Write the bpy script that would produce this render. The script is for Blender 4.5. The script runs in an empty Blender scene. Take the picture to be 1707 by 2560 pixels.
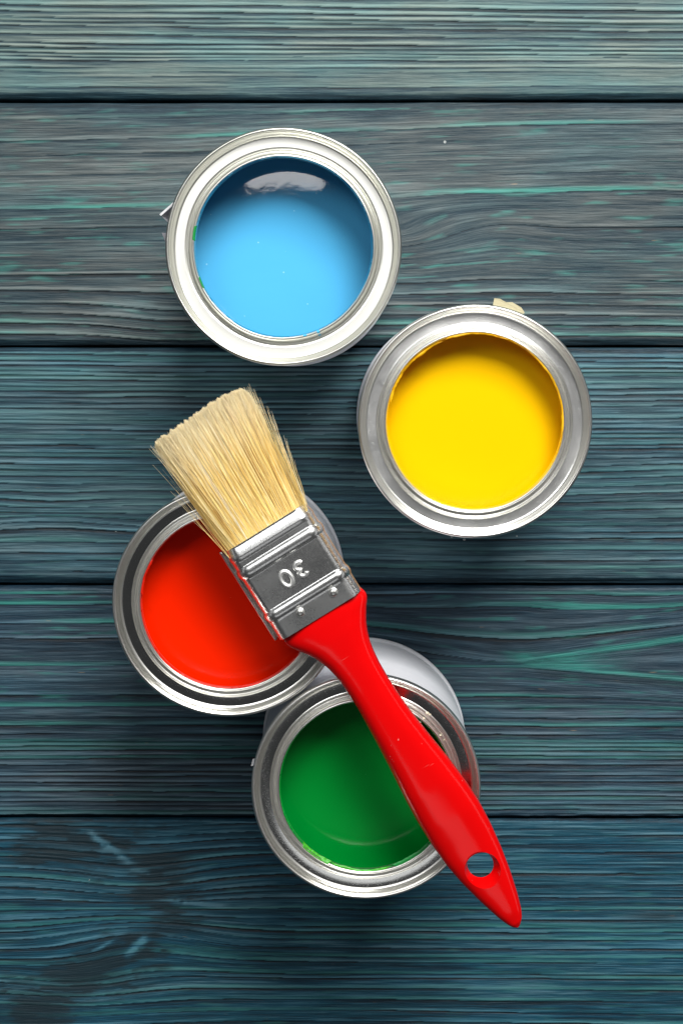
import bpy, bmesh, math, random
import numpy as np
from mathutils import Matrix, Vector

random.seed(7)
rng = np.random.default_rng(11)
MM = 0.001
scene = bpy.context.scene
col = scene.collection

# ------------------------------------------------------------------ camera
cam_d = bpy.data.cameras.new('camera')
cam = bpy.data.objects.new('camera', cam_d); col.objects.link(cam)
cam_d.sensor_fit = 'VERTICAL'; cam_d.sensor_height = 36.0
cam_d.lens = 55.815
cam_d.clip_start = 0.01; cam_d.clip_end = 50
R = Matrix(((9.99992148e-01, -3.54174204e-04, 3.94703273e-03),
            (0.0, 9.95998255e-01, 8.93726790e-02),
            (-3.96289121e-03, -8.93719773e-02, 9.95990434e-01)))
cam.matrix_world = Matrix.Translation((0, 0, 0.59041)) @ R.to_4x4()
scene.camera = cam

# ------------------------------------------------------------------ light
world = bpy.data.worlds.new('World'); scene.world = world
world.use_nodes = True
bg = world.node_tree.nodes['Background']
bg.inputs['Color'].default_value = (0.92, 0.95, 1.0, 1)
bg.inputs['Strength'].default_value = 0.040

def area(name, loc, target, sx, sy, power, color=(1, 1, 1), spread=180):
    l = bpy.data.lights.new(name, 'AREA'); l.shape = 'RECTANGLE'
    l.size = sx; l.size_y = sy; l.energy = power; l.color = color
    l.spread = math.radians(spread)
    o = bpy.data.objects.new(name, l); col.objects.link(o)
    o.location = loc
    o.rotation_euler = (Vector(target) - Vector(loc)).to_track_quat('-Z', 'Y').to_euler()
    return o
area('key_softbox', (0.20, 0.62, 0.70), (0, 0.0, 0), 0.50, 0.42, 15.0, (1.0, 0.99, 0.97))
area('added_ferrule_highlight', (-0.34, 0.44, 0.86), (0, 0.0, 0), 0.36, 0.36, 2.2, (0.98, 0.99, 1.0))  # added panel that whitens the ferrule collar and bands
area('added_paint_highlight', (-0.06, 0.178, 1.02), (-0.06, 0.05, 0), 0.07, 0.022, 0.045, (1.0, 0.99, 0.97))  # added small strip, shaped to put a highlight in the blue paint
area('fill_softbox', (0.00, -0.52, 0.85), (0, -0.1, 0), 0.55, 0.18, 0.28, (0.97, 0.98, 1.0))
area('added_rim_highlight_west', (-0.95, 0.1, 0.40), (0, 0, 0), 1.1, 0.12, 0.35, (0.97, 0.98, 1.0))  # added strip for highlights on the left of the can rims
area('added_rim_highlight_east', (0.95, 0.1, 0.40), (0, 0, 0), 1.1, 0.16, 0.6, (0.97, 0.98, 1.0))  # its added counterpart, for rim highlights on the right

vs = scene.view_settings
vs.view_transform = 'Standard'; vs.look = 'None'; vs.exposure = 0.0; vs.gamma = 1.0
vs.use_curve_mapping = False

# ------------------------------------------------------------------ helpers
def tag(o, label=None, cat=None, group=None, kind=None):
    if label: o['label'] = label
    if cat: o['category'] = cat
    if group: o['group'] = group
    if kind: o['kind'] = kind
    return o

def empty(name, loc=(0, 0, 0), rz=0.0):
    o = bpy.data.objects.new(name, None); col.objects.link(o)
    o.location = loc; o.rotation_euler = (0, 0, rz)
    o.empty_display_size = 0.01
    return o

def mesh_obj(name, verts, faces, mat, parent=None, smooth=True, sharp=None):
    """verts in millimetres"""
    me = bpy.data.meshes.new(name)
    v = np.asarray(verts, dtype=float) * MM
    me.from_pydata(v.tolist(), [], [tuple(f) for f in faces])
    me.update()
    if smooth:
        me.polygons.foreach_set('use_smooth', [True] * len(me.polygons))
        if sharp: me.set_sharp_from_angle(angle=math.radians(sharp))
    me.materials.append(mat)
    o = bpy.data.objects.new(name, me); col.objects.link(o)
    if parent: o.parent = parent
    return o

def grid_faces(nu, nv, wrap_v=False, wrap_u=False, off=0, flip=False):
    f = []
    for i in range(nu if wrap_u else nu - 1):
        i2 = (i + 1) % nu
        for j in range(nv if wrap_v else nv - 1):
            j2 = (j + 1) % nv
            q = (off + i * nv + j, off + i2 * nv + j, off + i2 * nv + j2, off + i * nv + j2)
            f.append(q[::-1] if flip else q)
    return f

def catmull(pts, n=4):
    p = [np.array(q, float) for q in pts]
    p = [2 * p[0] - p[1]] + p + [2 * p[-1] - p[-2]]
    out = []
    for i in range(1, len(p) - 2):
        a, b, c, d = p[i - 1:i + 3]
        for k in range(n):
            t = k / n
            out.append(0.5 * ((2 * b) + (-a + c) * t + (2 * a - 5 * b + 4 * c - d) * t * t + (-a + 3 * b - 3 * c + d) * t ** 3))
    out.append(p[-2])
    return out

def lathe(profile, seg=192, wob=None):
    """profile of (r,z) mm -> verts, faces"""
    P = np.array(profile); th = np.linspace(0, 2 * np.pi, seg, endpoint=False)
    v = np.zeros((seg, len(P), 3))
    rr = P[:, 0][None, :] + (0 if wob is None else wob(th)[:, None])
    v[..., 0] = rr * np.cos(th)[:, None]; v[..., 1] = rr * np.sin(th)[:, None]
    v[..., 2] = P[:, 1][None, :]
    return v.reshape(-1, 3), grid_faces(seg, len(P), wrap_u=True)

def tube(path, rad, n=8, cap=True):
    path = np.array(path, float); m = len(path)
    rad = np.broadcast_to(rad, (m,))
    tan = np.gradient(path, axis=0); tan /= np.linalg.norm(tan, axis=1)[:, None]
    up = np.array([0, 0, 1.0]); V = []
    for i in range(m):
        a = np.cross(tan[i], up)
        if np.linalg.norm(a) < 1e-3: a = np.array([1.0, 0, 0])
        a /= np.linalg.norm(a); b = np.cross(a, tan[i])
        for k in range(n):
            t = 2 * math.pi * k / n
            V.append(path[i] + rad[i] * (math.cos(t) * a + math.sin(t) * b))
    F = grid_faces(m, n, wrap_v=True)
    if cap: F += [tuple(range(n)), tuple(range((m - 1) * n, m * n))[::-1]]
    return V, F

# numpy value noise
_T = rng.random((512, 512))
def vnoise(x, y, seed=0):
    x = np.asarray(x, float) + seed * 37.17; y = np.asarray(y, float) + seed * 91.73
    xi = np.floor(x).astype(int); yi = np.floor(y).astype(int)
    fx = x - xi; fy = y - yi
    fx = fx * fx * (3 - 2 * fx); fy = fy * fy * (3 - 2 * fy)
    g = lambda a, b: _T[a % 512, b % 512]
    return ((g(xi, yi) * (1 - fx) + g(xi + 1, yi) * fx) * (1 - fy) +
            (g(xi, yi + 1) * (1 - fx) + g(xi + 1, yi + 1) * fx) * fy)
def fbm(x, y, o=3, seed=0):
    s = 0; a = 0.5; n = 0
    for k in range(o):
        s = s + a * vnoise(x * 2 ** k, y * 2 ** k, seed + k * 5); n += a; a *= 0.5
    return s / n
def sstep(a, b, x):
    t = np.clip((x - a) / (b - a), 0, 1); return t * t * (3 - 2 * t)

# ------------------------------------------------------------------ materials
def new_mat(name):
    m = bpy.data.materials.new(name); m.use_nodes = True
    nt = m.node_tree
    return m, nt, nt.nodes['Principled BSDF']
def N(nt, typ, **kw):
    n = nt.nodes.new(typ)
    for k, v in kw.items(): setattr(n, k, v)
    return n
def val(sock, v): sock.default_value = v
def ramp(nt, fac, stops, interp='LINEAR'):
    r = N(nt, 'ShaderNodeValToRGB'); r.color_ramp.interpolation = interp
    e = r.color_ramp.elements
    while len(e) < len(stops): e.new(0.5)
    for i, (p, c) in enumerate(stops):
        e[i].position = p; e[i].color = (*c, 1) if len(c) == 3 else c
    nt.links.new(fac, r.inputs[0]); return r.outputs[0]
def mixc(nt, fac, a, b, mode='MIX'):
    m = N(nt, 'ShaderNodeMix', data_type='RGBA', blend_type=mode)
    for s, v in ((m.inputs[0], fac), (m.inputs[6], a), (m.inputs[7], b)):
        if hasattr(v, 'links') or isinstance(v, bpy.types.NodeSocket): nt.links.new(v, s)
        else: s.default_value = v if isinstance(v, (int, float)) else (*v, 1)
    return m.outputs[2]
def math_n(nt, op, a, b=0.0, clamp=False):
    m = N(nt, 'ShaderNodeMath', operation=op); m.use_clamp = clamp
    for s, v in ((m.inputs[0], a), (m.inputs[1], b)):
        if isinstance(v, bpy.types.NodeSocket): nt.links.new(v, s)
        else: s.default_value = v
    return m.outputs[0]
def noise(nt, vec, scale, detail=3, rough=0.55):
    n = N(nt, 'ShaderNodeTexNoise'); val(n.inputs['Scale'], scale); val(n.inputs['Detail'], detail)
    val(n.inputs['Roughness'], rough)
    if vec is not None: nt.links.new(vec, n.inputs['Vector'])
    return n.outputs['Fac']
def mapping(nt, vec, scale, loc=(0, 0, 0), rot=(0, 0, 0)):
    m = N(nt, 'ShaderNodeMapping'); val(m.inputs['Scale'], scale); val(m.inputs['Location'], loc); val(m.inputs['Rotation'], rot)
    nt.links.new(vec, m.inputs['Vector']); return m.outputs[0]
def bump(nt, h, dist, strength=1.0, normal=None):
    b = N(nt, 'ShaderNodeBump'); val(b.inputs['Distance'], dist); val(b.inputs['Strength'], strength)
    nt.links.new(h, b.inputs['Height'])
    if normal is not None: nt.links.new(normal, b.inputs['Normal'])
    return b.outputs[0]
def objco(nt): return N(nt, 'ShaderNodeTexCoord').outputs['Object']

def metal(name, base, rough, speck=0.0, speck_scale=2600, scratch=0.0, rough_var=0.08, lumpy=0.05):
    m, nt, p = new_mat(name); co = objco(nt)
    big = noise(nt, co, 60, 3)
    p.inputs['Metallic'].default_value = 1.0
    c = mixc(nt, big, tuple(x * 0.88 for x in base), base)
    nt.links.new(c, p.inputs['Base Color'])
    fine = noise(nt, co, speck_scale, 2, 0.7)
    r = math_n(nt, 'MULTIPLY_ADD', big, rough_var * 2); nt.nodes[-1].inputs[2].default_value = rough - rough_var
    r = math_n(nt, 'ADD', r, math_n(nt, 'MULTIPLY', fine, rough * 0.5))
    nt.links.new(r, p.inputs['Roughness'])
    nrm = None
    if speck:
        grit = ramp(nt, fine, [(0.0, (0.3, 0.3, 0.3)), (0.60, (0.42, 0.42, 0.42)), (0.72, (1, 1, 1))])
        nrm = bump(nt, grit, 0.000022, speck)
    if scratch:
        s = noise(nt, mapping(nt, co, (250, 4500, 1500), rot=(0, 0, 0.35)), 1.0, 3, 0.7)
        nrm = bump(nt, s, 0.000016, scratch, nrm)
    lump = noise(nt, co, 130, 2)
    nrm = bump(nt, lump, 0.0002, lumpy, nrm)
    nt.links.new(nrm, p.inputs['Normal'])
    return m

M = {}
M['tin'] = metal('bright_tin', (0.92, 0.91, 0.86), 0.25, 0.0, lumpy=0.012, rough_var=0.02)
M['tin_panel_dark'] = metal('speckled_tin', (0.72, 0.72, 0.69), 0.11, 0.45, 2100, 0.3, 0.03)
M['tin_panel_yellow'] = metal('frosted_tin', (0.92, 0.92, 0.90), 0.28, 1.0, 2100, 0.8, 0.12)
M['satin_tin'] = metal('satin_lacquered_tin', (0.74, 0.74, 0.68), 0.28, 0.0, lumpy=0.006, rough_var=0.02)
M['satin_panel'] = metal('satin_lacquered_panel', (0.72, 0.72, 0.68), 0.38, 0.04, lumpy=0.01)
M['satin_panel'].node_tree.nodes['Principled BSDF'].inputs['Metallic'].default_value = 0.25
M['stamp'] = metal('stamped_steel', (0.90, 0.90, 0.88), 0.36, 0.0)
M['ferrule'] = metal('brushed_ferrule_steel', (0.92, 0.92, 0.90), 0.225, 0.10, 1800, 1.6, 0.08, lumpy=0.02)


def paint_mat(name, base, rough=0.10, spec=0.5, speck=None, coat=0.0, dust=0.0):
    m, nt, p = new_mat(name); co = objco(nt)
    if speck:
        vo = N(nt, 'ShaderNodeTexVoronoi'); val(vo.inputs['Scale'], 240); nt.links.new(co, vo.inputs['Vector'])
        pick = noise(nt, co, 90, 1)
        d = math_n(nt, 'LESS_THAN', vo.outputs['Distance'], 0.075)
        d = math_n(nt, 'MULTIPLY', d, math_n(nt, 'GREATER_THAN', pick, 0.54))
        streak = noise(nt, mapping(nt, co, (60, 160, 60), rot=(0, 0, 0.2)), 1.0, 4, 0.6)
        c = mixc(nt, math_n(nt, 'MULTIPLY', streak, 0.25), base, tuple(min(1, x * 1.15 + 0.02) for x in base))
        c = mixc(nt, math_n(nt, 'MULTIPLY', d, 0.45), c, speck)
        nt.links.new(c, p.inputs['Base Color'])
    else:
        p.inputs['Base Color'].default_value = (*base, 1)
    p.inputs['Roughness'].default_value = rough
    p.inputs['IOR'].default_value = 1.48
    p.inputs['Specular IOR Level'].default_value = spec
    if dust:
        sp = noise(nt, co, 900, 1, 0.5); sp = ramp(nt, sp, [(0.80, (0, 0, 0)), (0.83, (1, 1, 1))])
        scr = noise(nt, mapping(nt, co, (2600, 70, 900), rot=(0, 0, 0.5)), 1.0, 1); scr = ramp(nt, scr, [(0.80, (0, 0, 0)), (0.84, (1, 1, 1))])
        dd = math_n(nt, 'MULTIPLY', math_n(nt, 'ADD', sp, math_n(nt, 'MULTIPLY', scr, 0.4), True), dust)
        nt.links.new(mixc(nt, dd, base, (0.95, 0.45, 0.40)), p.inputs['Base Color'])
    if coat: p.inputs['Coat Weight'].default_value = coat; p.inputs['Coat Roughness'].default_value = 0.05
    h = noise(nt, co, 35, 2); nrm = bump(nt, h, 0.0002, 0.35)
    h2 = noise(nt, co, 420, 2); nrm = bump(nt, h2, 0.00002, 0.3, nrm)
    nt.links.new(nrm, p.inputs['Normal'])
    return m
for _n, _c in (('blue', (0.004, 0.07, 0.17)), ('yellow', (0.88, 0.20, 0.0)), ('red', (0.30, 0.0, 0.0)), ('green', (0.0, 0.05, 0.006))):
    M['inside_' + _n] = paint_mat('shade_tint_inside_' + _n, _c, 0.3)  # invented wall colours that tint the shade on the paint
M['blue_paint'] = paint_mat('sky_blue_paint', (0.085, 0.45, 0.78), 0.035, speck=(0.5, 0.85, 0.97))
M['yellow_paint'] = paint_mat('yellow_paint', (0.94, 0.55, 0.0), 0.25, 0.25)
M['red_paint'] = paint_mat('orange_red_paint', (0.95, 0.018, 0.0), 0.22, 0.18)
M['green_paint'] = paint_mat('green_paint', (0.0, 0.26, 0.030), 0.12, 0.35)
M['light_green'] = paint_mat('light_green_dry_paint', (0.05, 0.42, 0.015), 0.35)
M['dark_green'] = paint_mat('green_dry_paint', (0.01, 0.26, 0.05), 0.4)
M['yellow_dry'] = paint_mat('yellow_dry_paint', (0.90, 0.48, 0.0), 0.45)
M['blue_dry'] = paint_mat('blue_dry_paint', (0.02, 0.22, 0.40), 0.35)
M['blue_drip'] = paint_mat('blue_drip_paint', (0.08, 0.50, 0.80), 0.3)
M['red_dry'] = paint_mat('red_dry_paint', (0.62, 0.01, 0.0), 0.35)
M['handle'] = paint_mat('red_lacquered_handle', (0.72, 0.0015, 0.002), 0.17, 0.35, dust=0.5)

def simple(name, base, rough, bumpd=0.0, scale=300, metallic=0):
    m, nt, p = new_mat(name); co = objco(nt)
    f = noise(nt, co, scale, 4)
    nt.links.new(mixc(nt, f, tuple(x * 0.88 for x in base), tuple(min(1, x * 1.06) for x in base)), p.inputs['Base Color'])
    p.inputs['Roughness'].default_value = rough; p.inputs['Metallic'].default_value = metallic
    if bumpd: nt.links.new(bump(nt, f, bumpd, 0.6), p.inputs['Normal'])
    return m
M['white_can'] = simple('white_can_enamel', (0.88, 0.89, 0.93), 0.28, 0.00005, 80)
M['paper'] = simple('grey_label_paper', (0.30, 0.30, 0.33), 0.7, 0.0001, 500)
M['paper_white'] = simple('white_label_paper', (0.55, 0.55, 0.57), 0.7, 0.0001, 500)
M['tape'] = simple('cream_tape', (0.50, 0.45, 0.28), 0.6, 0.0001, 400)
M['dark_backing'] = simple('light_block_board', (0.01, 0.008, 0.006), 0.9)
M['crumb'] = simple('cream_crumb', (0.75, 0.68, 0.52), 0.7)

# painted brushed wood : colour comes from grain attributes of each plank plus fine fibre noise
def wood_mat(name, pale, mid, deep, teal, tealw, grainw=1.0):
    m, nt, p = new_mat(name)
    A = lambda n: N(nt, 'ShaderNodeAttribute', attribute_name=n).outputs['Fac']
    co = objco(nt); sep = N(nt, 'ShaderNodeSeparateXYZ'); nt.links.new(co, sep.inputs[0])
    comb = N(nt, 'ShaderNodeCombineXYZ')
    nt.links.new(sep.outputs[0], comb.inputs[0]); nt.links.new(A('flow'), comb.inputs[1])
    flow = comb.outputs[0]
    fib = noise(nt, mapping(nt, flow, (75, 2.9, 1)), 1.0, 4, 0.65)      # short fibres
    fib2 = noise(nt, mapping(nt, flow, (38, 1.35, 1), loc=(5, 3, 0)), 1.0, 3, 0.6)
    hue = noise(nt, mapping(nt, flow, (16, 0.07, 1), loc=(1, 9, 0)), 1.0, 4, 0.6)
    worn = noise(nt, mapping(nt, flow, (14, 0.35, 1), loc=(8, 1, 0)), 1.0, 4, 0.7)
    g = A('grain')                                             # 0 deep groove .. 1 ridge
    t = math_n(nt, 'ADD', g, math_n(nt, 'MULTIPLY', math_n(nt, 'SUBTRACT', fib, 0.5), 1.05 * grainw))
    t = math_n(nt, 'ADD', t, math_n(nt, 'MULTIPLY', math_n(nt, 'SUBTRACT', fib2, 0.5), 0.85 * grainw), True)
    c = ramp(nt, t, [(0.0, tuple(x * 0.25 for x in deep)), (0.28, deep), (0.60, mid), (1.0, pale)])
    # blue / grey-brown stain patches
    bl = ramp(nt, hue, [(0.42, (0, 0, 0)), (0.62, (1, 1, 1))])
    warm = mixc(nt, 1.0, c, (1.03, 0.99, 0.97), 'MULTIPLY')
    cold = mixc(nt, 1.0, c, (0.76, 1.02, 1.08), 'MULTIPLY')
    c = mixc(nt, bl, warm, cold)
    # teal wax along ring edges
    tq = math_n(nt, 'MULTIPLY', A('teal'), math_n(nt, 'ADD', math_n(nt, 'MULTIPLY', fib2, 1.2), -0.05, True))
    c = mixc(nt, math_n(nt, 'MULTIPLY', tq, tealw, True), c, teal)
    # bare scratches
    sc = noise(nt, mapping(nt, flow, (75, 0.9, 1), loc=(2, 7, 0)), 1.0, 2, 0.5)
    sc = ramp(nt, sc, [(0.755, (0, 0, 0)), (0.80, (1, 1, 1))])
    c = mixc(nt, math_n(nt, 'MULTIPLY', sc, 0.75), c, (0.36, 0.26, 0.15))
    dv = N(nt, 'ShaderNodeTexVoronoi'); val(dv.inputs['Scale'], 75); nt.links.new(co, dv.inputs['Vector'])
    dust = math_n(nt, 'MULTIPLY', math_n(nt, 'LESS_THAN', dv.outputs['Distance'], 0.045), math_n(nt, 'GREATER_THAN', noise(nt, mapping(nt, co, (40, 40, 40)), 1.0, 1), 0.58))
    c = mixc(nt, math_n(nt, 'MULTIPLY', dust, 0.7), c, (0.45, 0.48, 0.46))
    dk = A('stain')
    c = mixc(nt, dk, c, (0.010, 0.024, 0.032))
    nt.links.new(c, p.inputs['Base Color'])
    rr = math_n(nt, 'MULTIPLY_ADD', worn, 0.25); nt.nodes[-1].inputs[2].default_value = 0.42
    nt.links.new(rr, p.inputs['Roughness'])
    p.inputs['Specular IOR Level'].default_value = 0.35
    h = math_n(nt, 'ADD', fib, math_n(nt, 'MULTIPLY', fib2, 0.8))
    nt.links.new(bump(nt, h, 0.0003, 0.8), p.inputs['Normal'])
    return m

# ------------------------------------------------------------------ table of planks
table = tag(empty('table_top', (0, 0, 0)), 'table top of blue green stained brushed wooden planks running sideways', None, None, 'structure')

def plank(y0, y1, zones, material, seed, warpf=None, dens=1.0, ctop=2.2, cbot=2.2, stainf=None, tealf=None, contrast=1.0, rings=None, fibre=1.0, x0=-185, x1=185, dz=0.0):
    ny = int((y1 - y0) / (0.34 / dens)); nx = int((x1 - x0) / (1.25 / dens))
    X, T = np.meshgrid(np.linspace(x0, x1, nx), np.linspace(0, 1, ny), indexing='ij')
    E0 = y0 + 0.7 * (fbm(X / 55, X * 0 + seed, 3, seed + 90) - 0.5); E1 = y1 + 0.7 * (fbm(X / 55, X * 0 + seed, 3, seed + 95) - 0.5)
    Y = E0 + (E1 - E0) * T
    flow = Y + 3.2 * (fbm(X / 150, Y / 45, 2, seed) - 0.5) + 0.7 * (fbm(X / 38, Y / 9, 2, seed + 3) - 0.5)
    if warpf is not None: flow = flow + warpf(X, Y)
    # ring phase: cumulative irregular spacing; zones = [(y, spacing, strength, teal)]
    zy = np.array([z[0] for z in zones]); zs = np.array([z[1] for z in zones])
    zg = np.array([z[2] for z in zones]); zt = np.array([z[3] for z in zones])
    r = np.random.default_rng(seed * 13 + 1)
    if rings is None:
        pos = [y0 - 30]
        while pos[-1] < y1 + 30:
            pos.append(pos[-1] + max(0.8, np.interp(pos[-1], zy, zs) * r.uniform(0.5, 1.5)))
    else:
        pos = list(rings)
        while pos[0] > y0 - 30: pos.insert(0, pos[0] - max(0.9, np.interp(pos[0], zy, zs) * r.uniform(0.6, 1.4)))
        while pos[-1] < y1 + 30: pos.append(pos[-1] + max(0.9, np.interp(pos[-1], zy, zs) * r.uniform(0.6, 1.4)))
    pos = np.array(pos); K = len(pos)
    k = np.clip(np.searchsorted(pos, flow) - 1, 0, K - 2)
    lo = pos[k]; hi = pos[k + 1]; sp = hi - lo
    # ring edge wanders a little, with tiny steps
    jit = 0.22 * (fbm(X / 9, flow * 0 + k * 1.7, 2, seed + 80) - 0.5)
    d = np.maximum(flow - lo + jit, 0); e = np.maximum(hi - flow + jit, 0)
    stren = r.uniform(0.35, 1.0, K); wid = r.uniform(0.35, 0.75, K); tl = r.random(K); lev = r.uniform(-1, 1, K)
    am = lambda kk: np.clip(0.50 + 1.5 * (vnoise(X / 48.0, kk * 3.7 + 0.5, seed + 7) - 0.35), 0.03, 1.2)
    zone_g = np.interp(flow, zy, zg); zone_t = np.interp(flow, zy, zt)
    sk = stren[k + 1] * am(k + 1)
    groove = np.clip(sk * zone_g * np.exp(-(e / (wid[k + 1])) ** 1.7) * 1.15, 0, 1)
    soft = sk * zone_g * np.exp(-e / (0.22 * sp + 0.25)) * 0.42
    sd = stren[k] * am(k)
    ridge = sd * zone_g * np.exp(-((d - 0.45) / 0.6) ** 2) * 0.42
    med = fbm(X / 26, flow / 0.75, 3, seed + 21) - 0.5
    med = np.sign(med) * np.abs(med * 2) ** 0.85 / 2
    broad = fbm(X / 60, flow / 8.0, 3, seed + 31) - 0.5
    grain = 0.56 + lev[k] * 0.09 + fibre * 0.60 * med + 0.34 * broad + ridge * 1.2 - soft - groove * 0.75
    grain = 0.55 + (grain - 0.55) * contrast
    tw = 0.40 + 0.55 * tl[k]
    tealm = (tl[k] > 0.38) * np.exp(-((d - tw * 0.8) / tw) ** 2) * np.clip(2.4 * (vnoise(X / 55, k * 2.3, seed + 40) - 0.22), 0, 1)
    teal = tealm * zone_t + 0.5 * zone_t * np.clip(fbm(X / 12, flow / 1.3, 3, seed + 50) * 5.0 - 3.2, 0, 1)
    if tealf is not None: teal = teal + tealf(X, Y, flow)
    stain = np.zeros_like(X)
    if stainf is not None:
        st, gr = stainf(X, Y, flow); stain = np.clip(st, 0, 0.92); grain = grain + gr
    # relief
    Z = -0.36 * groove - 0.30 * soft + 0.25 * ridge + 0.18 * med + 0.15 * broad
    ed = 0.5 * (fbm(X / 16, Y * 0 + seed, 3, seed + 60) - 0.5) + 0.25 * (vnoise(X / 2.2, Y * 0, seed + 61) - 0.5)
    dt = (E1 - Y); db = (Y - E0)
    ct = ctop + ed * 1.6; cb = cbot + ed * 1.6
    chT = np.clip(1 - dt / ct, 0, 1); chB = np.clip(1 - db / cb, 0, 1)
    Z = Z - 1.5 * chT ** 1.2 - 1.5 * chB ** 1.2 + dz
    edge = np.clip(np.maximum(chT * 3, chB * 3), 0, 1)
    grain = grain * (1 - edge) + edge * (0.24 + 0.25 * med + 0.35 * np.exp(-((dt - ct * 0.95) / 0.35) ** 2) * (vnoise(X / 1.5, Y * 0, seed + 70) > .5))
    teal = teal * (1 - edge)
    top = np.stack([X, Y, Z], -1)
    # skirt down to the plank's underside
    b0 = top[:, :1].copy(); b0[..., 2] = -18; b1 = top[:, -1:].copy(); b1[..., 2] = -18
    allv = np.concatenate([b0, top, b1], 1)
    def ext(a): return np.concatenate([a[:, :1], a, a[:, -1:]], 1).ravel()
    nyy = ny + 2
    verts = allv.reshape(-1, 3)
    idx = np.arange(nx * nyy).reshape(nx, nyy)
    quads = np.stack([idx[:-1, :-1], idx[1:, :-1], idx[1:, 1:], idx[:-1, 1:]], -1).reshape(-1, 4)
    # closing underside and both ends
    extra = [(idx[0, 0], idx[0, -1], idx[-1, -1], idx[-1, 0])]
    me = bpy.data.meshes.new('plank')
    me.vertices.add(len(verts)); me.vertices.foreach_set('co', (verts * MM).astype(np.float32).ravel())
    nq = len(quads)
    e0 = list(idx[0, :][::-1]); e1 = list(idx[-1, :])
    loops = np.concatenate([quads.ravel(), np.array(extra).ravel(), np.array(e0), np.array(e1)])
    starts = np.concatenate([np.arange(nq) * 4, [nq * 4], [nq * 4 + 4], [nq * 4 + 4 + nyy]])
    me.loops.add(len(loops)); me.loops.foreach_set('vertex_index', loops.astype(np.int32))
    me.polygons.add(nq + 3); me.polygons.foreach_set('loop_start', starts.astype(np.int32))
    me.update(calc_edges=True); me.validate()
    sm = np.ones(len(me.polygons), dtype=bool); sm[nq:] = False
    me.polygons.foreach_set('use_smooth', sm)
    for nm, a in (('flow', flow), ('grain', np.clip(grain, 0, 1.2)), ('teal', np.clip(teal, 0, 1)), ('stain', stain)):
        at = me.attributes.new(nm, 'FLOAT', 'POINT'); at.data.foreach_set('value', ext(a).astype(np.float32))
    me.materials.append(material)
    o = bpy.data.objects.new('plank', me); col.objects.link(o); o.parent = table
    return o

W1 = wood_mat('wood_grey_green', (0.1935, 0.2552, 0.2358), (0.0826, 0.1250, 0.1224), (0.0155, 0.0440, 0.0594), (0.13, 0.31, 0.27), 0.5, 0.75)
W2 = wood_mat('wood_grey', (0.1445, 0.1744, 0.1751), (0.0578, 0.0768, 0.0818), (0.0101, 0.0288, 0.0409), (0.060, 0.33, 0.27), 1.15, 0.80)
W3 = wood_mat('wood_steel_blue', (0.1045, 0.1863, 0.2185), (0.0294, 0.0729, 0.0944), (0.0047, 0.0265, 0.0437), (0.070, 0.25, 0.22), 0.8, 0.85)
W4 = wood_mat('wood_blue_grey', (0.1026, 0.1634, 0.2065), (0.0291, 0.0583, 0.0826), (0.0060, 0.0229, 0.0404), (0.030, 0.26, 0.21), 1.1, 0.85)
W5 = wood_mat('wood_deep_blue', (0.0897, 0.2070, 0.2697), (0.0086, 0.0715, 0.1135), (0.0042, 0.0282, 0.0484), (0.050, 0.24, 0.21), 0.95, 0.85)

# uppermost plank in view
plank(98.5, 190, [(95, 3.5, 0.15, 0.3), (106, 3.0, 0.35, 0.3), (111, 2.2, 1.6, 0.4), (150, 2.4, 1.6, 0.5), (190, 3, .8, .4)],
      W1, 3, warpf=lambda X, Y: 1.2 * np.sin(X / 70.0) * sstep(104, 125, Y), cbot=2.0, fibre=0.55)
# plank under the blue can
def warp2(X, Y):
    w = sstep(-40, 20, X) * (8.0 + 4.0 * np.exp(-((X - 18) / 18) ** 2) - 1.8 * np.exp(-((X - 58) / 16) ** 2)) * np.exp(-((Y - 45.5) / 13.0) ** 2) * 0.80
    w += 2.6 * sstep(33, 22, Y) * np.exp(-((X + 62) / 26) ** 2)
    w += -1.6 * np.sin(X / 55.0 + 0.4) * sstep(40, 60, Y)
    return w - 0.018 * (X + 20) * sstep(30, 60, Y)
def stain2(X, Y, F):
    n = fbm(X / 6, F / 1.0, 3, 55)
    return X * 0.0, 0.9 * n * np.exp(-((X + 79) / 10) ** 2 - ((Y - 22.5) / 2.6) ** 2)
plank(8.9, 97.2, [(5, 3.0, 1.35, .5), (33, 4.0, 1.35, 1.0), (40, 4.5, 0.7, 1.3), (50, 6.5, .6, 1.4), (64, 6, .45, 1.1), (75, 6, .45, .8), (96, 4, .40, .7)],
      W2, 5, warpf=warp2, stainf=stain2, ctop=2.8, cbot=2.4, rings=[12.2, 16.2, 20.0, 23.8, 28.6, 34.6, 54.0, 62.0, 68.5, 74.0, 81.0, 86.0, 93.5], fibre=1.0)
# plank under the yellow can
plank(-80.0, 8.1, [(-82, 4.0, 1.0, .9), (-66, 3.4, .9, .8), (-50, 3.0, .95, .5), (-40, 2.0, 1.0, .5), (-20, 1.9, 1.05, .4), (8, 2.3, 1.35, .7)],
      W3, 8, warpf=lambda X, Y: 1.5 * np.sin((X + 30) / 55.0) * sstep(-10, -60, Y) + 2.4 * np.exp(-((X + 110) / 22) ** 2) * np.tanh((Y + 53) / 3.0) * np.exp(-((Y + 53) / 9) ** 2), ctop=2.0, cbot=2.8)
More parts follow.
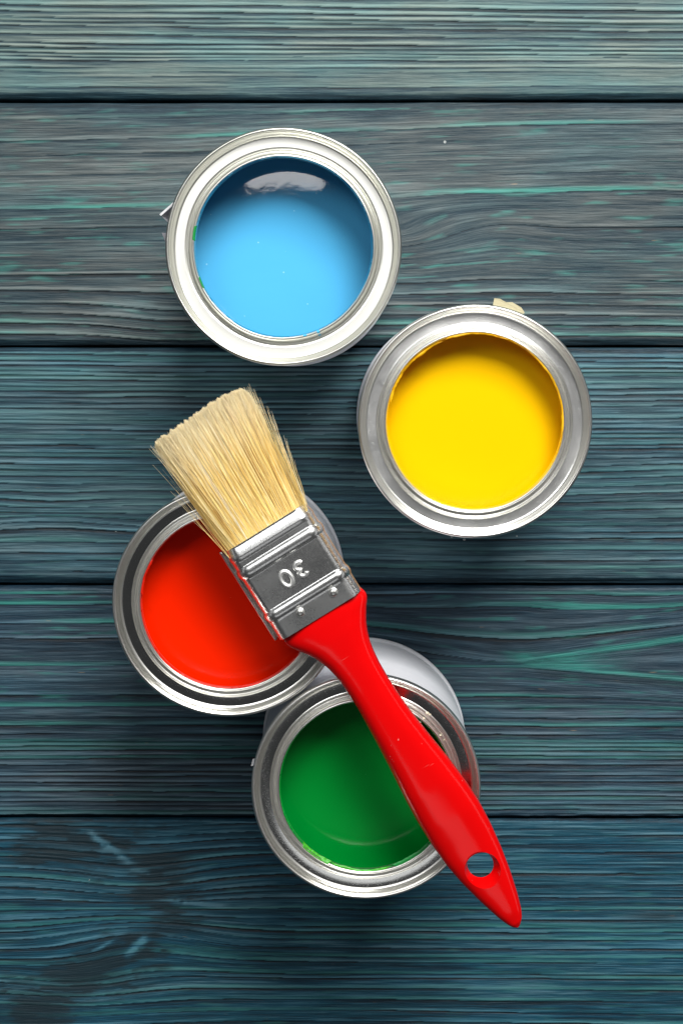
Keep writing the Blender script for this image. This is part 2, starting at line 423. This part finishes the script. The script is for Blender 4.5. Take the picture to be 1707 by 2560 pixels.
# plank under the red and green cans
def a4(X): return 9.0 * sstep(-15, 66, X) * (1 - 0.97 * np.clip((X - 66) / 62, 0, 1))
def b4(X): return 0.7 + 5.6 * np.clip((X - 66) / 60, 0, 1.2)
def warp4(X, Y):
    A = a4(X); B = b4(X); yu = -100.6 - A; yl = -110.3 - B
    t = np.clip((Y - yl) / np.maximum(yu - yl, 0.8), 0, 1)
    up = A * np.clip(1 - (Y - yu) / 22, 0, 1); dn = B * np.clip(1 - (yl - Y) / 14, 0, 1)
    return np.where(Y > yu, up, np.where(Y < yl, dn, B + (A - B) * t))
def teal4(X, Y, F):
    # arrow shaped teal flame right of the white can
    yu = -100.6 - a4(X); yl = -110.3 - b4(X)
    inx = sstep(60, 72, X)
    n = 0.5 + 1.1 * (fbm(X / 8, Y / 1.2, 3, 77) - 0.35)
    body = inx * sstep(yl - 0.3, yl + .5, Y) * sstep(yu + 1.6, yu, Y) * sstep(112, 76, X)
    tip = np.exp(-((X - 70) / 9) ** 2 - ((Y + 108.6) / 2.2) ** 2)
    l1 = inx * np.exp(-((Y - yu - .5) / 1.1) ** 2); l2 = inx * np.exp(-((Y - yl - .5) / 0.9) ** 2)
    return np.clip(np.maximum(np.maximum(np.maximum(body * 0.75, l1 * 1.2), l2), tip * 1.1) * n * 1.6, 0, 1)
def stain4(X, Y, F):
    yl = -110.3 - b4(X)
    return 0.55 * sstep(62, 80, X) * sstep(yl + 0.1, yl - 0.5, Y) * sstep(yl - 4.2, yl - 2.6, Y), X * 0
plank(-169.4, -80.9, [(-170, 1.7, 1.2, .35), (-140, 2.0, 1.1, .5), (-127, 3.0, 1.0, .9), (-118, 6.0, .9, 1.2), (-88, 7.5, .9, 1.2), (-81, 5, .8, .8)],
      W4, 9, warpf=warp4, tealf=teal4, stainf=stain4, ctop=1.2, cbot=0.9, rings=[-133.6, -130.4, -126.5, -122, -110.3, -100.6, -95, -88.4, -84.5])
# lowest plank in view, with the knot
KN = [(-118, -178), (-98, -181), (-80, -183), (-70, -188), (-73, -197), (-66, -206), (-74, -216), (-88, -228), (-104, -236), (-122, -244)]
def kdist(X, Y):
    best = np.full(X.shape, 1e9)
    for (ax, ay), (bx, by) in zip(KN[:-1], KN[1:]):
        t = np.clip(((X - ax) * (bx - ax) + (Y - ay) * (by - ay)) / ((bx - ax) ** 2 + (by - ay) ** 2), 0, 1)
        best = np.minimum(best, np.hypot(X - ax - t * (bx - ax), Y - ay - t * (by - ay)))
    return best
def warp5(X, Y):
    r2 = ((X + 80) / 30) ** 2 + ((Y + 205) / 24) ** 2
    return 7.5 * np.exp(-r2) * np.tanh((Y + 205) / 9.0) + 3.5 * np.exp(-((X + 100) / 30) ** 2 - ((Y + 236) / 12) ** 2)
def stain5(X, Y, F):
    dist = kdist(X, Y) + 9.0 * (fbm(X / 9, Y / 6, 4, 91) - 0.5) * 2 + 4.5 * (fbm(X / 9, F / 0.8, 2, 95) - 0.5) * 2
    s = 0.66 * sstep(15.0, -2.0, dist) + 0.55 * sstep(17, 5, dist) * (fbm(X / 12, F / 1.6, 3, 96) > 0.5)
    s = s + .8 * np.exp(-((X - 118) / 14) ** 2 - ((Y + 207.8) / 1.8) ** 2) + 0.5 * np.exp(-((X + 128) / 22) ** 2 - ((Y + 252) / 10) ** 2)
    fl = 0
    for cx, cy, L, w, a, st in ((-91, -181, 10.5, 1.5, -0.646, 1), (-58, -203, 12, 0.9, -0.10, .9), (-81, -220.5, 6, 1.8, .75, .9), (-93, -219.5, 6, 0.8, .54, .6), (-79, -190.5, 4, 1.0, -0.2, .5), (-97, -193, 5, 0.7, 0, .4)):
        u = (X - cx) * math.cos(a) + (Y - cy) * math.sin(a); v = -(X - cx) * math.sin(a) + (Y - cy) * math.cos(a)
        fl = fl + st * np.exp(-(u / L) ** 4 - (v / w) ** 2) * (0.45 + 1.0 * vnoise(X / 1.3, Y / 1.3, 33))
    return s * (1 - np.clip(fl * 1.3, 0, 1)), 0.65 * fl
plank(-262, -170.3, [(-262, 3.0, .9, .8), (-225, 3.4, .9, .9), (-200, 3.4, .85, .9), (-180, 2.8, .9, .5), (-170, 2.6, .8, .3)],
      W5, 12, warpf=warp5, stainf=stain5, ctop=1.0)
# planks beyond the frame on either side
plank(191, 280, [(190, 3, .8, .4), (280, 3, .8, .4)], W2, 15, dens=0.5)
plank(-352, -263, [(-352, 3, .8, .4), (-262, 3, .8, .4)], W4, 17, dens=0.5)
ub = bmesh.new(); bmesh.ops.create_cube(ub, size=1, matrix=Matrix.Translation((0, -0.036, -0.0235)) @ Matrix.Diagonal((0.37, 0.63, 0.01, 1)))  # near-black board added so no light leaks up through the plank gaps
um = bpy.data.meshes.new('light_block_board'); ub.to_mesh(um); ub.free(); um.materials.append(M['dark_backing'])
uo = bpy.data.objects.new('light_block_board', um); col.objects.link(uo); uo.parent = table

# ------------------------------------------------------------------ paint cans
H = 74.8; RC = 38.0
bead = [(37.35, -4.6), (37.5, -4.3), (37.9, -3.9), (38.0, -3.2), (38.0, -1.0), (37.75, -0.35), (37.35, -0.05), (36.95, -0.15), (36.7, -0.6), (36.55, -1.3),
        (36.3, -1.75), (36.0, -2.3), (35.75, -2.9), (35.45, -3.3), (35.0, -3.5)]
panel = [(35.0, -3.5), (34.2, -3.55), (33.0, -3.55), (32.1, -3.5)]
lip = [(32.1, -3.5), (31.75, -3.3), (31.5, -2.7), (31.25, -2.25), (30.95, -2.2), (30.7, -2.5), (30.5, -2.9), (30.2, -2.95), (30.0, -2.5),
       (29.75, -1.7), (29.35, -1.25), (28.95, -1.3), (28.7, -1.75), (28.6, -2.6), (28.6, -4.6), (28.9, -5.1), (29.4, -4.9)]

lip_single = [(32.1, -3.5), (31.6, -3.65), (31.1, -3.95), (30.7, -3.9), (30.35, -3.2), (30.1, -2.4), (29.8, -1.75), (29.4, -1.4), (29.0, -1.35), (28.75, -1.7), (28.62, -2.5), (28.6, -4.6), (28.9, -5.1), (29.4, -4.9)]
def arc_patch(name, mat, parent, a0, a1, rfun, zfun, n=80, m=4, thick=0.25):
    """irregular dried paint film on the inner lip; rfun(t)->(r_in, r_out)"""
    V = []
    for i in range(n):
        t = i / (n - 1); a = a0 + (a1 - a0) * t
        ri, ro = rfun(t, a)
        for j in range(m + 1):
            s = j / m; r = ri + (ro - ri) * s
            V.append((r * math.cos(a), r * math.sin(a), zfun(r) + thick * math.sin(math.pi * min(1, max(0, s))) ** 0.5 + 0.05))
    F = grid_faces(n, m + 1)
    # underside
    off = len(V)
    V += [(x, y, z - 0.3 if False else zfun(math.hypot(x, y)) - 0.1) for x, y, z in V]
    F += grid_faces(n, m + 1, off=off, flip=True)
    return mesh_obj(name, V, F, mat, parent)
lp = catmull(lip, 3)
_lr = np.array([p[0] for p in lp])[::-1]; _lz = np.array([p[1] for p in lp])[::-1]
def lipz(r):
    rr = np.array([q[0] for q in lip[:13]])[::-1]; zz = np.array([q[1] for q in lip[:13]])[::-1]
    return float(np.interp(r, rr, zz))

def can(name, x, y, label, paint, tin, panel_m, inner_edge, level, seed, inside, lip=lip):
    t = tag(empty(name, (x * MM, y * MM, 0)), label, 'paint can', 'open paint cans on the planks')
    # body: white enamelled wall with its foot
    body = [(0, 1.2), (35.0, 1.2), (36.6, 3.2), (37.0, 3.9), (37.15, 5.0), (37.2, 10)] + [(37.2, z) for z in np.linspace(14, H - 7, 12)] + [(37.2, H - 5.2), (37.05, H - 4.4), (36.6, H - 4.2)]
    v, f = lathe(body[3:]); mesh_obj('can_body', v, f, M['white_can'], t, sharp=40)
    foot = catmull([(36.2, 3.0), (36.4, .8), (36.9, .15), (37.5, .1), (37.9, .6), (38.0, 1.6), (37.9, 2.7), (37.5, 3.4), (37.05, 4.3)], 3)
    v, f = lathe(foot); mesh_obj('bottom_seam', v, f, M['white_can'], t)
    v, f = lathe([(36.6, 3.0), (20, 1.4), (0.2, 1.2)]); mesh_obj('can_bottom', v, f, M['tin'], t)
    wv = lambda th: 0.05 * np.sin(3 * th + seed) + 0.04 * np.sin(7 * th + 2 * seed)
    z = lambda pr: [(a, b + H) for a, b in pr]
    v, f = lathe(z(catmull(bead, 4)), 256, wv); mesh_obj('outer_rim', v, f, tin, t)
    v, f = lathe(z(panel), 256, wv); mesh_obj('lid_panel', v, f, panel_m, t)
    v, f = lathe(z(catmull(lip, 4)), 256, wv); mesh_obj('inner_lip', v, f, tin, t)
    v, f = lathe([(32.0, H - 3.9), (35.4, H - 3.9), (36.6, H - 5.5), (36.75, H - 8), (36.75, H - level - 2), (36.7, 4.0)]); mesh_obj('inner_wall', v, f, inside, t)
    # paint surface with a slight meniscus
    pr = [(0.05, H - level)] + [(r, H - level + 0.02 * 0) for r in np.linspace(3, 34, 10)] + [(35.6, H - level + .12), (36.4, H - level + .5), (36.72, H - level + 1.3)]
    v, f = lathe(pr[::-1], 128); mesh_obj('paint', v, f, paint, t)
    # thin film of paint left on the inside edge of the lip
    r_ = random.Random(seed)
    ph = [r_.uniform(0, 6) for _ in range(5)]
    def rf(tt, a):
        w = 0.16 + 0.10 * math.sin(3 * a + ph[0]) + 0.07 * math.sin(11 * a + ph[1]) + 0.05 * math.sin(29 * a + ph[2]) + 0.03 * math.sin(67 * a + ph[3])
        return (28.42, 28.66 + max(0.0, w))
    arc_patch('paint_film', inner_edge, t, 0, 2 * math.pi * 0.9999, rf, lambda r: lipz(max(r, 28.75)) + H - (0.8 if r < 28.7 else 0.12), n=420, m=3, thick=0.12)
    return t

lab = 'open white paint can of '
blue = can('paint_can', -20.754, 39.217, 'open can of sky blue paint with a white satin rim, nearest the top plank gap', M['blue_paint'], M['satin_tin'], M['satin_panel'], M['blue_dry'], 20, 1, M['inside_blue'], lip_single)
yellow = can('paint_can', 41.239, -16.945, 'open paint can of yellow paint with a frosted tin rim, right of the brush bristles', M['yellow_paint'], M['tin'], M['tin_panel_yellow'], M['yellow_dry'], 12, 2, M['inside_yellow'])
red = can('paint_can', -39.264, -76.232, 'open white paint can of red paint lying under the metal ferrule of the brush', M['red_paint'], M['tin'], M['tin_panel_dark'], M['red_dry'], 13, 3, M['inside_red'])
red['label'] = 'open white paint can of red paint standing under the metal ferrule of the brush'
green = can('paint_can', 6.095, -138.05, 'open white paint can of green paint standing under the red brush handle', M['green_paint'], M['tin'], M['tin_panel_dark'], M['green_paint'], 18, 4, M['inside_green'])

D2 = math.radians
def ragged(seed, base_in, base_out, amp, taper=True):
    r_ = random.Random(seed); ph = [r_.uniform(0, 6) for _ in range(8)]
    fr = [9, 17, 31, 53, 83, 120]
    def f(t, a):
        e = min(1, t / 0.08, (1 - t) / 0.08) if taper else 1
        n = sum(math.sin(fr[k] * a + ph[k]) / (k + 1.5) for k in range(6))
        return base_in + amp * n * 0.6 * e - 0.05, base_in + (base_out - base_in) * e + amp * 0.35 * n * e
    return f
LZ = lambda r: lipz(max(r, 28.75)) + H - 0.1
# yellow: thick dried skin hanging inside the upper left lip, and a thin one on the right
arc_patch('dried_paint', M['yellow_dry'], yellow, D2(112), D2(168), ragged(5, 28.0, 28.85, 0.45), lambda r: H - 2.4 if r < 28.7 else lipz(r) + H, n=160, thick=.3)
arc_patch('dried_paint', M['yellow_dry'], yellow, D2(-10), D2(75), ragged(6, 28.4, 28.95, 0.25), LZ, n=200)
arc_patch('dried_paint', M['yellow_dry'], yellow, D2(75), D2(110), ragged(8, 28.3, 28.9, 0.3), LZ, n=120)
# green: light green flakes on the lower left and lower right lip
arc_patch('dried_paint', M['light_green'], green, D2(222), D2(246), ragged(11, 28.0, 29.2, 0.28), lambda r: H - 2.2 if r < 28.7 else lipz(r) + H, n=90)
arc_patch('dried_paint', M['light_green'], green, D2(246), D2(286), ragged(12, 28.2, 28.9, 0.35), LZ, n=120)
arc_patch('dried_paint', M['dark_green'], green, D2(288), D2(318), ragged(13, 27.9, 28.9, 0.3), LZ, n=90)
# blue: green and blue dabs
arc_patch('dried_paint', M['dark_green'], blue, D2(166), D2(176), ragged(14, 28.6, 29.4, 0.15), LZ, n=40)
arc_patch('dried_paint', M['dark_green'], blue, D2(199), D2(207), ragged(15, 28.6, 29.1, 0.12), LZ, n=40)
arc_patch('paint_drip', M['blue_drip'], blue, D2(291.5), D2(293.5), ragged(16, 28.7, 30.6, 0.1), LZ, n=20)
arc_patch('paint_drip', M['blue_drip'], blue, D2(282.5), D2(285), ragged(17, 28.7, 29.4, 0.1), LZ, n=20)
# red
arc_patch('dried_paint', M['red_dry'], red, D2(150), D2(176), ragged(18, 28.2, 28.9, 0.3), LZ, n=90)
arc_patch('dried_paint', M['red_dry'], red, D2(276), D2(292), ragged(19, 28.3, 29.0, 0.25), LZ, n=60)

# torn paper and tape on the can walls
def sheet(name, pts, thick, mat, parent):
    """thin bent sheet; pts = list of (x,y,z) polygon in mm relative to can"""
    p = np.array(pts, float); n = np.cross(p[1] - p[0], p[2] - p[0]); n /= np.linalg.norm(n)
    k = len(p); V = list(p) + list(p - n * thick)
    F = [tuple(range(k)), tuple(range(k, 2 * k))[::-1]] + [(i, i + k, (i + 1) % k + k, (i + 1) % k) for i in range(k)]
    return mesh_obj(name, V, F, mat, parent, smooth=False)
sheet('torn_label', [(-33.0, 17.0, 67), (-39.9, 10.7, 69), (-37.6, 8.3, 66.5), (-36.8, 9.5, 62), (-33.5, 16.0, 62)], 0.25, M['paper'], blue)
sheet('torn_label', [(-33.2, 17.3, 67.6), (-40.2, 10.9, 69.6), (-39.7, 10.4, 69.5), (-33.0, 16.6, 67.4)], 0.3, M['paper_white'], blue)
sheet('torn_label', [(-39.7, 5.1, 68), (-37.2, 5.1, 67), (-37.2, 2.2, 66), (-38.6, 1.9, 67)], 0.2, M['paper'], blue)
sheet('tape_scrap', [(6.0, 37.0, 66), (6.6, 40.2, 66.5), (8.5, 40.0, 66.6), (10.5, 38.9, 66.5), (12.5, 38.9, 66.4), (15.5, 37.2, 66.2), (16.6, 35.6, 66), (15.0, 33.5, 65)], 0.3, M['tape'], yellow)
sheet('torn_label', [(-37.0, 7.6, 66), (-37.7, 7.8, 67), (-38.35, 5.4, 67), (-37.2, 5.4, 66)], 0.2, M['paper_white'], green)
# crumbs of filler on the green can's lid panel
bm = bmesh.new()
for cx, cy, s in ((20.2, 24.5, .55), (21.2, 24.0, .3), (19.0, 23.0, .45), (24.7, 17.2, .3), (17.9, 21.8, .2), (26, 15.6, .2)):
    r = math.hypot(cx, cy)
    bmesh.ops.create_icosphere(bm, subdivisions=2, radius=s * MM, matrix=Matrix.Translation((cx * MM, cy * MM, (lipz(min(r, 32.0)) + H + s * .4) * MM)) @ Matrix.Diagonal((1.3, .9, .6, 1)))
me = bpy.data.meshes.new('filler_crumbs'); bm.to_mesh(me); bm.free(); me.materials.append(M['crumb'])
o = bpy.data.objects.new('filler_crumbs', me); col.objects.link(o); o.parent = green; o['kind'] = 'stuff'

# ------------------------------------------------------------------ paint brush
# local frame: +X towards the handle tip, +Y across (right in the picture), Z up
brush = empty('paint_brush', (-26.605 * MM, -50.412 * MM, (H + 0.05) * MM), math.radians(-58.1334))
tag(brush, 'flat paint brush with red handle, steel ferrule stamped 30 and pale bristles, across two cans', 'paint brush')
BC = 6.9       # height of the brush's middle plane above the can rims

# handle
SL = [(31.0, -14.3), (33.8, -14.7), (35.6, -15.0), (37.4, -14.2), (41.6, -11.0), (45.4, -8.7), (50.1, -7.0), (55.6, -6.1), (61.8, -5.9), (65.7, -5.9), (73.7, -6.4), (81.3, -6.9), (90.3, -7.7), (100.3, -8.7), (107.9, -9.2), (117.3, -9.3), (125.6, -8.8), (133.3, -7.7), (141.8, -5.8), (149.8, -3.6), (153.0, -2.4), (155.0, -1.3), (156.0, 0.1)]
SR = [(31.0, 15.2), (33.0, 15.7), (34.7, 16.5), (36.5, 16.2), (38.8, 14.3), (42.7, 11.8), (45.1, 10.6), (48.0, 9.5), (51.8, 8.6), (57.0, 8.0), (63.3, 7.8), (69.8, 7.9), (76.3, 8.3), (85.7, 9.3), (95.1, 10.5), (104.2, 11.3), (113.0, 11.5), (121.2, 10.9), (129.9, 9.7), (138.2, 8.1), (145.8, 6.2), (151.5, 4.4), (153.7, 3.2), (155.2, 1.8), (156.0, 0.3)]
HT = [(31, 10.2), (36, 11.0), (42, 11.4), (50, 10.8), (62, 10.6), (80, 12.0), (100, 12.6), (112, 11.4), (122, 9.4), (131, 8.2), (142, 7.4), (150, 6.4), (154, 4.8), (155.6, 3.0), (156.0, 0.6)]
us = np.unique(np.concatenate([np.linspace(31, 50, 30), np.linspace(50, 150, 90), 150 + 6 * np.sin(np.linspace(0, np.pi / 2, 18))]))
def smooth_interp(u, tab):
    tab = np.array(tab); du = 0.8
    return sum(np.interp(u + k * du, tab[:, 0], tab[:, 1]) * w for k, w in ((-2, .1), (-1, .2), (0, .4), (1, .2), (2, .1))) if u < 153 else np.interp(u, tab[:, 0], tab[:, 1])
ns = 56; V = []
for u in us:
    l = smooth_interp(u, SL); r = smooth_interp(u, SR); th = smooth_interp(u, HT) / 2
    c = (l + r) / 2; a = (r - l) / 2
    for k in range(ns):
        t = 2 * math.pi * k / ns
        ct, st = math.cos(t), math.sin(t); p = 2.7
        V.append((u, c + a * math.copysign(abs(ct) ** (2 / p), ct), BC + th * math.copysign(abs(st) ** (2 / 2.3), st)))
F = grid_faces(len(us), ns, wrap_v=True)
F += [tuple(range(ns)), tuple(range((len(us) - 1) * ns, len(us) * ns))[::-1]]
handle = mesh_obj('handle', V, F, M['handle'], None)
# flared hanging hole, cut through
prof = []
for w in np.linspace(-9, 9, 41):
    s = min(1.0, abs(w) / 4.1); q = s ** 1.15
    prof.append((4.4 + 1.9 * q + max(0, abs(w) - 4.1) * 1.6, w, 1.2 * q))
V = []; nseg = 72
for rr, w, sh in prof:
    for k in range(nseg):
        t = 2 * math.pi * k / nseg
        V.append((131.5 + sh + rr * math.cos(t), 0.8 + rr * 0.97 * math.sin(t), BC + w))
F = grid_faces(len(prof), nseg, wrap_v=True) + [tuple(range(nseg)), tuple(range((len(prof) - 1) * nseg, len(prof) * nseg))[::-1]]
cutter = mesh_obj('cutter', V, F, M['handle'], None)
for ob in (handle, cutter):
    b = bmesh.new(); b.from_mesh(ob.data); bmesh.ops.recalc_face_normals(b, faces=b.faces); b.to_mesh(ob.data); b.free()
md = handle.modifiers.new('hole', 'BOOLEAN'); md.operation = 'DIFFERENCE'; md.object = cutter; md.solver = 'EXACT'
dg = bpy.context.evaluated_depsgraph_get()
nm = bpy.data.meshes.new_from_object(handle.evaluated_get(dg))
handle.modifiers.clear(); handle.data = nm; nm.name = 'handle'
bpy.data.objects.remove(cutter)
nm.polygons.foreach_set('use_smooth', [True] * len(nm.polygons)); nm.set_sharp_from_angle(angle=math.radians(28))
handle.parent = brush

# ferrule
def ferr_e(u, v):
    b = 0.0
    # collar rolled up from the bristles, then two rounded bands
    b += np.where(u < 4.8, (-0.85 + 0.33 * np.minimum(u, 3.7) - 0.02 * u * u) * 1.0 + 0.12, 0) * sstep(4.7, 4.0, u)
    b += 0.0
    for c0, w in ((9.1, 1.75), (25.4, 1.6)):
        b += 0.55 * np.clip(1 - ((u - c0) / w) ** 2, 0, 1) ** 0.85
    inner = 1 - sstep(11.9, 12.9, np.abs(v))
    pan = np.maximum(sstep(4.6, 5.2, u) * (1 - sstep(6.9, 7.5, u)), sstep(10.7, 11.4, u) * (1 - sstep(23.2, 23.9, u)))
    b += -0.42 * inner * pan
    b += -0.12 * inner * sstep(27.0, 27.8, u)
    return b
uu = np.linspace(0, 33.6, 150)
a0, b0, rc = 15.45, 6.1, 4.2
sec = []
for t in np.linspace(0, 1, 60, endpoint=False): sec.append((-(a0 - rc) + 2 * (a0 - rc) * t, b0, 0, 1))
for t in np.linspace(0, math.pi, 28, endpoint=False):
    # rounded side: tall ellipse
    sec.append(((a0 - rc) + rc * math.sin(t), b0 * math.cos(t), math.sin(t), math.cos(t)))
for t in np.linspace(0, 1, 30, endpoint=False): sec.append(((a0 - rc) - 2 * (a0 - rc) * t, -b0, 0, -1))
for t in np.linspace(0, math.pi, 28, endpoint=False):
    sec.append((-(a0 - rc) - rc * math.sin(t), -b0 * math.cos(t), -math.sin(t), -math.cos(t)))
V = []
for u in uu:
    for y, z, nyv, nzv in sec:
        e = float(ferr_e(u, y))
        V.append((u, y + nyv * e + 0.1, BC + z + nzv * e))
F = grid_faces(len(uu), len(sec), wrap_v=True)
off = len(V)
for u, sc_ in ((0.05, 0.965), (4.0, 0.95)):
    for y, z, nyv, nzv in sec: V.append((u, y * sc_ + 0.1, BC + z * sc_ * 0.95))
ns2 = len(sec)
for j in range(ns2):
    j2 = (j + 1) % ns2
    F.append((j, j2, off + j2, off + j)); F.append((off + j, off + j2, off + ns2 + j2, off + ns2 + j))
ferrule = mesh_obj('ferrule', V, F, M['ferrule'], brush, sharp=60)
# folded seam of sheet steel standing off the left side, hooked to the ferrule at both ends
path = [(-0.4, -17.0, 2.6)] + [(x, -17.0 + 0.04 * math.sin(x), 2.6) for x in np.linspace(2, 31, 12)] + [(33.6, -17.0, 2.6)]
v, f = tube(catmull(path, 3), 0.62, 12); mesh_obj('ferrule_seam_and_reflection', v, f, M['tin'], ferrule)
fl = [(0.2, -17.0, 2.2), (33.2, -17.0, 2.2), (33.2, -14.2, 1.4), (0.2, -14.2, 1.4), (0.2, -17.0, 1.9), (33.2, -17.0, 1.9), (33.2, -14.2, 1.1), (0.2, -14.2, 1.1)]
mesh_obj('ferrule_flange', fl, [(0, 1, 2, 3), (7, 6, 5, 4), (0, 4, 5, 1), (1, 5, 6, 2), (2, 6, 7, 3), (3, 7, 4, 0)], M['tin'], ferrule, smooth=False)
# brown tube painting in a reflection edge on the right side
path = [(x, 15.62 + float(ferr_e(x, 14.0)) * 0.9, BC + 1.4) for x in np.linspace(0.3, 33.4, 80)]
v, f = tube(path, 0.11, 6); mesh_obj('ferrule_seam_and_reflection', v, f, simple('brown_reflection_line', (0.36, 0.20, 0.09), 0.35), ferrule)
# rivets
for rx, ry in ((28.9, -4.5), (29.0, 7.9)):
    top = BC + b0 - 0.18
    pr = catmull([(2.7, -0.12), (2.3, 0.05), (1.9, -0.10), (1.6, -0.15), (1.45, 0.2), (1.25, 0.7), (0.7, 1.05), (0.02, 1.15)], 3)
    v, f = lathe(pr, 40); v = v + np.array([rx, ry, top]); mesh_obj('rivet', v, f, M['tin'], ferrule)
# stamped number
def digit(pts, name):
    v, f = tube(pts, 0.70, 12); return mesh_obj(name, v, f, M['stamp'], ferrule)
zt = BC + b0 - 0.42 + 0.02
# text frame: "right" = local -Y, "up" = local +X
def tx(px, py, cx, cy): return (cx + py, cy - px, zt)
zero = [tx(1.75 * math.sin(t), 2.55 * math.cos(t), 17.5, -2.5) for t in np.linspace(0, 2 * math.pi, 49)]
digit(zero, 'stamped_digit')
thr = []
for t in np.linspace(math.radians(160), math.radians(-90), 20): thr.append(tx(-0.05 + 1.25 * math.cos(t), 1.15 + 1.15 * math.sin(t), 17.3, 3.0))
for t in np.linspace(math.radians(90), math.radians(-160), 22)[1:]: thr.append(tx(-0.05 + 1.4 * math.cos(t), -1.25 + 1.25 * math.sin(t), 17.3, 3.0))
digit(thr, 'stamped_digit')

# bristles
def tip_u(v):
    return np.interp(v, [-18.3, -17.2, -15, 0, 8, 14, 17.2, 19.4, 20.6], [-35, -40, -41.2, -41.8, -42.1, -42.0, -41.0, -38.6, -33])
nb = 15000
V = []; F = []; tone = []; along = []; 
segs = 7
for i in range(nb):
    stray = i > nb - 60
    s = rng.uniform(-1, 1); w = rng.uniform(-1, 1)
    if rng.random() < 0.45: w = 1 - abs(rng.normal(0, 0.12))
    if abs(w) > 1: w = math.copysign(1, w)
    edge = math.sqrt(max(0, 1 - abs(w) ** 3)) * 0.12 + 0.88
    vb = s * 14.7 * edge; wb = w * 5.4 * (1 - 0.55 * abs(s) ** 6)
    s = max(-1, min(1, s + 0.012 * math.sin(s * 61 + 3 * math.sin(w * 3)))); ve = (1.35 + s * 16.8) * (0.94 + 0.06 * edge) + rng.normal(0, 0.45); we = wb * 1.02 + rng.normal(0, 0.3)
    tu = float(tip_u(ve)) + rng.exponential(1.2) - 0.6 + 2.2 * max(0, abs(w) - .6)
    cl = float(vnoise(ve / 0.9, w * 2.0, 3)) - 0.5
    tu += 1.3 * cl + 1.0 * (1 - w) * 0.9 - 0.6
    if rng.random() < 0.12: tu += rng.uniform(0, 5)
    bow = rng.normal(0, 0.35); boww = rng.normal(0, 0.25)
    if w > .75 and rng.random() < 0.05: ve += rng.normal(0, 1.8); boww += 0.5
    if stray:
        sd = 1 if rng.random() < 0.75 else -1
        vb = sd * rng.uniform(13.5, 14.8); wb = rng.uniform(-4, 5)
        ve = sd * rng.uniform(18.0, 20.2) + 0.9; we = wb + rng.normal(0, 2); tu = rng.uniform(-40, -18); bow = sd * rng.uniform(-0.4, 1.3)
        if rng.random() < .3: ve = vb + sd * rng.uniform(2, 6); tu = rng.uniform(-30, -9)
    rad = rng.uniform(0.07, 0.115) if not stray else 0.07
    tn = min(1, max(0, rng.random() * 0.85 + 0.35 * (float(vnoise(vb / 0.55, wb / 2.0, 8)) - 0.25)))
    base = len(V)
    for k in range(segs + 1):
        q = k / segs
        u = 2.5 + (tu - 2.5) * q
        sp = q ** 1.25
        vv = vb + (ve - vb) * (0.72 * q + 0.28 * q * q) + bow * math.sin(math.pi * q)
        ww = wb + (we - wb) * q + boww * math.sin(math.pi * q)
        if stray: vv += 1.5 * bow * max(0, q - .6) ** 2 * 4
        r = rad * (1.0 - 0.62 * q ** 3)
        for c in range(3):
            t = 2 * math.pi * c / 3 + math.pi / 2
            V.append((u, vv + r * math.cos(t), BC + ww + r * math.sin(t)))
            tone.append(tn); along.append(q)
    for k in range(segs):
        for c in range(3):
            c2 = (c + 1) % 3
            F.append((base + k * 3 + c, base + k * 3 + c2, base + (k + 1) * 3 + c2, base + (k + 1) * 3 + c))
m, nt, p = new_mat('natural_bristle')
A = lambda n: N(nt, 'ShaderNodeAttribute', attribute_name=n).outputs['Fac']
c = ramp(nt, A('tone'), [(0.0, (0.36, 0.14, 0.03)), (0.07, (0.60, 0.34, 0.08)), (0.20, (0.93, 0.65, 0.20)), (0.70, (0.98, 0.76, 0.29)), (0.90, (0.98, 0.88, 0.54)), (1.0, (0.98, 0.95, 0.84))])
tipf = ramp(nt, A('along'), [(0.55, (0, 0, 0)), (1.0, (1, 1, 1))])
c = mixc(nt, math_n(nt, 'MULTIPLY', tipf, 0.65), c, (0.97, 0.90, 0.68))
nt.links.new(c, p.inputs['Base Color']); p.inputs['Roughness'].default_value = 0.38
p.inputs['Transmission Weight'].default_value = 0.0
M['bristle'] = m
br = mesh_obj('bristles', V, F, m, brush)
for nme, a in (('tone', tone), ('along', along)):
    at = br.data.attributes.new(nme, 'FLOAT', 'POINT'); at.data.foreach_set('value', np.array(a, dtype=np.float32))
br['kind'] = 'stuff'
